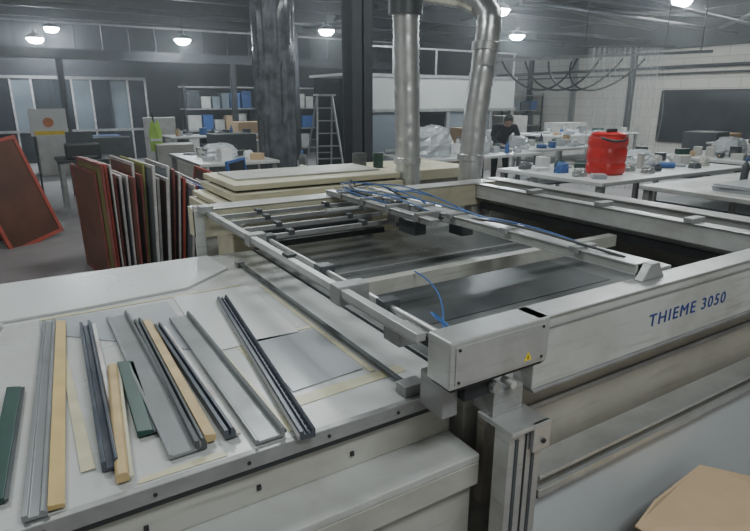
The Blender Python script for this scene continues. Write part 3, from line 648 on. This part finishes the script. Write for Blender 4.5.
MB().tube([(2.3,12.3,0),(2.3,12.3,1.5)],.02,M_steelD,10).lathe((2.3,12.3,0),[(.2,0),(.2,.03),(.03,.05)],M_steelD).obj("stand",e)
v=thing("safety_vest","lime green high-visibility vest hanging on a post","vest",(2.3,12.22,.7))
b=MB(); b.add([(2.3+x*.8,12.22-.05*math.cos(x*9),z) for x,z in [( -.14,.75),(.14,.75),(.15,1.15),(.10,1.32),(.05,1.36),(0,1.26),(-.05,1.36),(-.10,1.32),(-.15,1.15)]],[tuple(range(9))],M_lime)
o=b.obj("fabric",v); md=o.modifiers.new("s","SOLIDIFY"); md.thickness=.03
MB().box(2.19,2.41,12.15,12.17,.95,1.0,M_paper).obj("reflective_band",v)
e=thing("step_ladder","tall aluminium A-frame step ladder","ladder",(5.6,11.2,0))
b=MB(); b.tube([(5.3,11.0,0),(5.5,11.3,1.85)],.025,M_aluD,8).tube([(5.9,10.8,0),(5.8,11.2,1.85)],.025,M_aluD,8)
for i in range(1,7):
    t=i/7; b.tube([(5.3+.2*t,11.0+.3*t,1.85*t),(5.9-.1*t,10.8+.4*t,1.85*t)],.016,M_aluD,6)
b.obj("front_frame",e)
MB().tube([(5.45,12.0,0),(5.5,11.3,1.85)],.022,M_aluD,8).tube([(6.05,11.8,0),(5.8,11.2,1.85)],.022,M_aluD,8).tube([(5.47,11.8,.6),(6.0,11.6,.6)],.014,M_aluD,6).obj("rear_frame",e)
MB().box(5.45,5.85,11.1,11.4,1.83,1.87,M_aluD).obj("top_cap",e)

# ---------------- lights ----------------
def highbay(x,y,z,lab="round bright high-bay lamp hanging from the roof"):
    e=thing("highbay_lamp",lab,"lamp",(x,y,z),group="high-bay lamps")
    MB().lathe((x,y,z),[(.20,-.01),(.22,.0),(.16,.08),(.06,.13),(.05,.2)],M_greyD,20).obj("housing",e)
    MB().lathe((x,y,z),[(.05,-.13),(.13,-.11),(.20,-.03),(.20,-.01)],M_lampm,20).obj("lamp_lens",e)
    MB().tube([(x,y,z+.2),(x,y,ZC)],.01,M_dark,6).obj("suspension_rod",e)
def pz(u,f):
    a=(u-375)/584; return (.524*f+.852*a*f, .852*f-.524*a*f)
for (u,f,z) in [(45,15.5,3.28),(188,15.5,3.25),(328,15.8,3.5),(513,17,3.5),(668,13,3.78),(495,13.0,3.6),(62,16.8,3.68)]:
    x,y=pz(u,f)
    if y<YB-.5 and x<XR-.5: highbay(x,y,z)
def area(x,y,z,sx,sy,p,col=(.94,1,.98)):
    l=bpy.data.lights.new("unseen_area_light","AREA"); l.shape='RECTANGLE'; l.size=sx; l.size_y=sy; l.energy=p; l.color=col
    o=bpy.data.objects.new("unseen_area_light",l); COL.objects.link(o); o.location=(x,y,z); return o
area(1.2,-1.2,4.2,2.2,1.0,130)  # added behind the camera to brighten the machine front below the beam
area(-.8,3.4,4.2,.9,.9,80)
area(2.2,5.8,4.2,1.1,1,115)
area(6,3.5,4.2,2,1.5,100)
area(2,12,4.0,2,1.5,48)
area(9,10,4.0,2,1.5,60)
area(14.5,9,3.9,2,5,210)  # added to brighten the right block wall, no lamp fixture here
W=bpy.data.worlds.new("w"); SC.world=W; W.use_nodes=True
wn=W.node_tree
wn.nodes["Background"].inputs[0].default_value=(.5,.55,.65,1); wn.nodes["Background"].inputs[1].default_value=.3
vsn=wn.nodes.new("ShaderNodeVolumeScatter"); vsn.inputs["Density"].default_value=.008; vsn.inputs["Anisotropy"].default_value=.8; vsn.inputs["Color"].default_value=(.93,.97,1,1)
wn.links.new(vsn.outputs[0],wn.nodes["World Output"].inputs["Volume"])

# ---------------- person ----------------
P=thing("person","person in dark clothing hunched over a table","person",(8.2,8.5,0),False,(0,0,math.radians(150)))
V=[(0,0,.88),(0,.07,1.03),(0,.22,1.17),(0,.33,1.25),(0,.41,1.28),
 (-.19,.29,1.24),(-.26,.38,1.05),(-.2,.58,.96),(-.17,.64,.955),
 (.19,.29,1.24),(.26,.38,1.05),(.2,.58,.96),(.17,.64,.955),
 (-.10,0,.84),(-.12,.06,.46),(-.12,-.02,.09),(-.12,.12,.04),
 (.10,0,.84),(.12,.08,.46),(.12,0,.09),(.12,.14,.04)]
E=[(0,1),(1,2),(2,3),(3,4),(3,5),(5,6),(6,7),(7,8),(3,9),(9,10),(10,11),(11,12),(0,13),(13,14),(14,15),(15,16),(0,17),(17,18),(18,19),(19,20)]
R=[.14,.13,.15,.12,.055,.075,.05,.038,.03,.075,.05,.038,.03,.09,.065,.045,.04,.09,.065,.045,.04]
me=bpy.data.meshes.new("body"); me.from_pydata(V,E,[]); me.materials.append(M_cloth)
bo=bpy.data.objects.new("body",me); COL.objects.link(bo); bo.parent=P
sk=bo.modifiers.new("skin","SKIN")
for i,r in enumerate(R): me.skin_vertices[0].data[i].radius=(r,r)
me.skin_vertices[0].data[0].use_root=True
bo.modifiers.new("sub","SUBSURF").levels=1
b=MB().lathe((0,0,0),[(.03,0),(.065,.03),(.08,.09),(.085,.14),(.075,.19),(.04,.225)],M_skin,16)
b.lathe((0,.085,.09),[(.012,-.02),(.014,0),(.006,.02)],M_skin,8).box(-.04,-.02,.072,.08,.125,.132,M_black).box(.02,.04,.072,.08,.125,.132,M_black).box(-.02,.02,.07,.078,.045,.052,M_redmesh)
for s in (-1,1): b.box(s*.085-.008,s*.085+.008,-.015,.015,.09,.14,M_skin)
hd=b.obj("head",P); hd.location=(0,.43,1.27); hd.rotation_euler=(math.radians(-42),0,0)
hr=MB().lathe((0,-.015,0),[(.078,.07),(.092,.12),(.088,.19),(.05,.24)],M_hair,16).obj("hair",P); hr.location=(0,.43,1.27); hr.rotation_euler=(math.radians(-42),0,0)
for s in (-1,1):
    b=MB().box(s*.17-.04,s*.17+.04,.64,.72,.935,.96,M_skin)
    for k in range(4):
        xx=s*.17-.03+k*.02; L=[.06,.075,.07,.055][k]
        b.tube([(xx,.715,.95),(xx,.715+L*.5,.947),(xx,.715+L,.932)],[.009,.008,.006],M_skin,6)
    b.tube([(s*.17-s*.035,.66,.945),(s*.17-s*.07,.69,.94),(s*.17-s*.075,.72,.932)],[.011,.009,.007],M_skin,6)
    b.obj("hand",P)

# ---------------- camera ----------------
cam=bpy.data.cameras.new("cam"); cam.lens=26.88; cam.sensor_width=36; cam.clip_end=100
co=bpy.data.objects.new("cam",cam); COL.objects.link(co); co.location=(0,0,1.75)
co.rotation_euler=(math.radians(90-16.47),0,math.radians(-31.6)); SC.camera=co
for o in bpy.data.objects:
    if "_off" in o: del o["_off"]
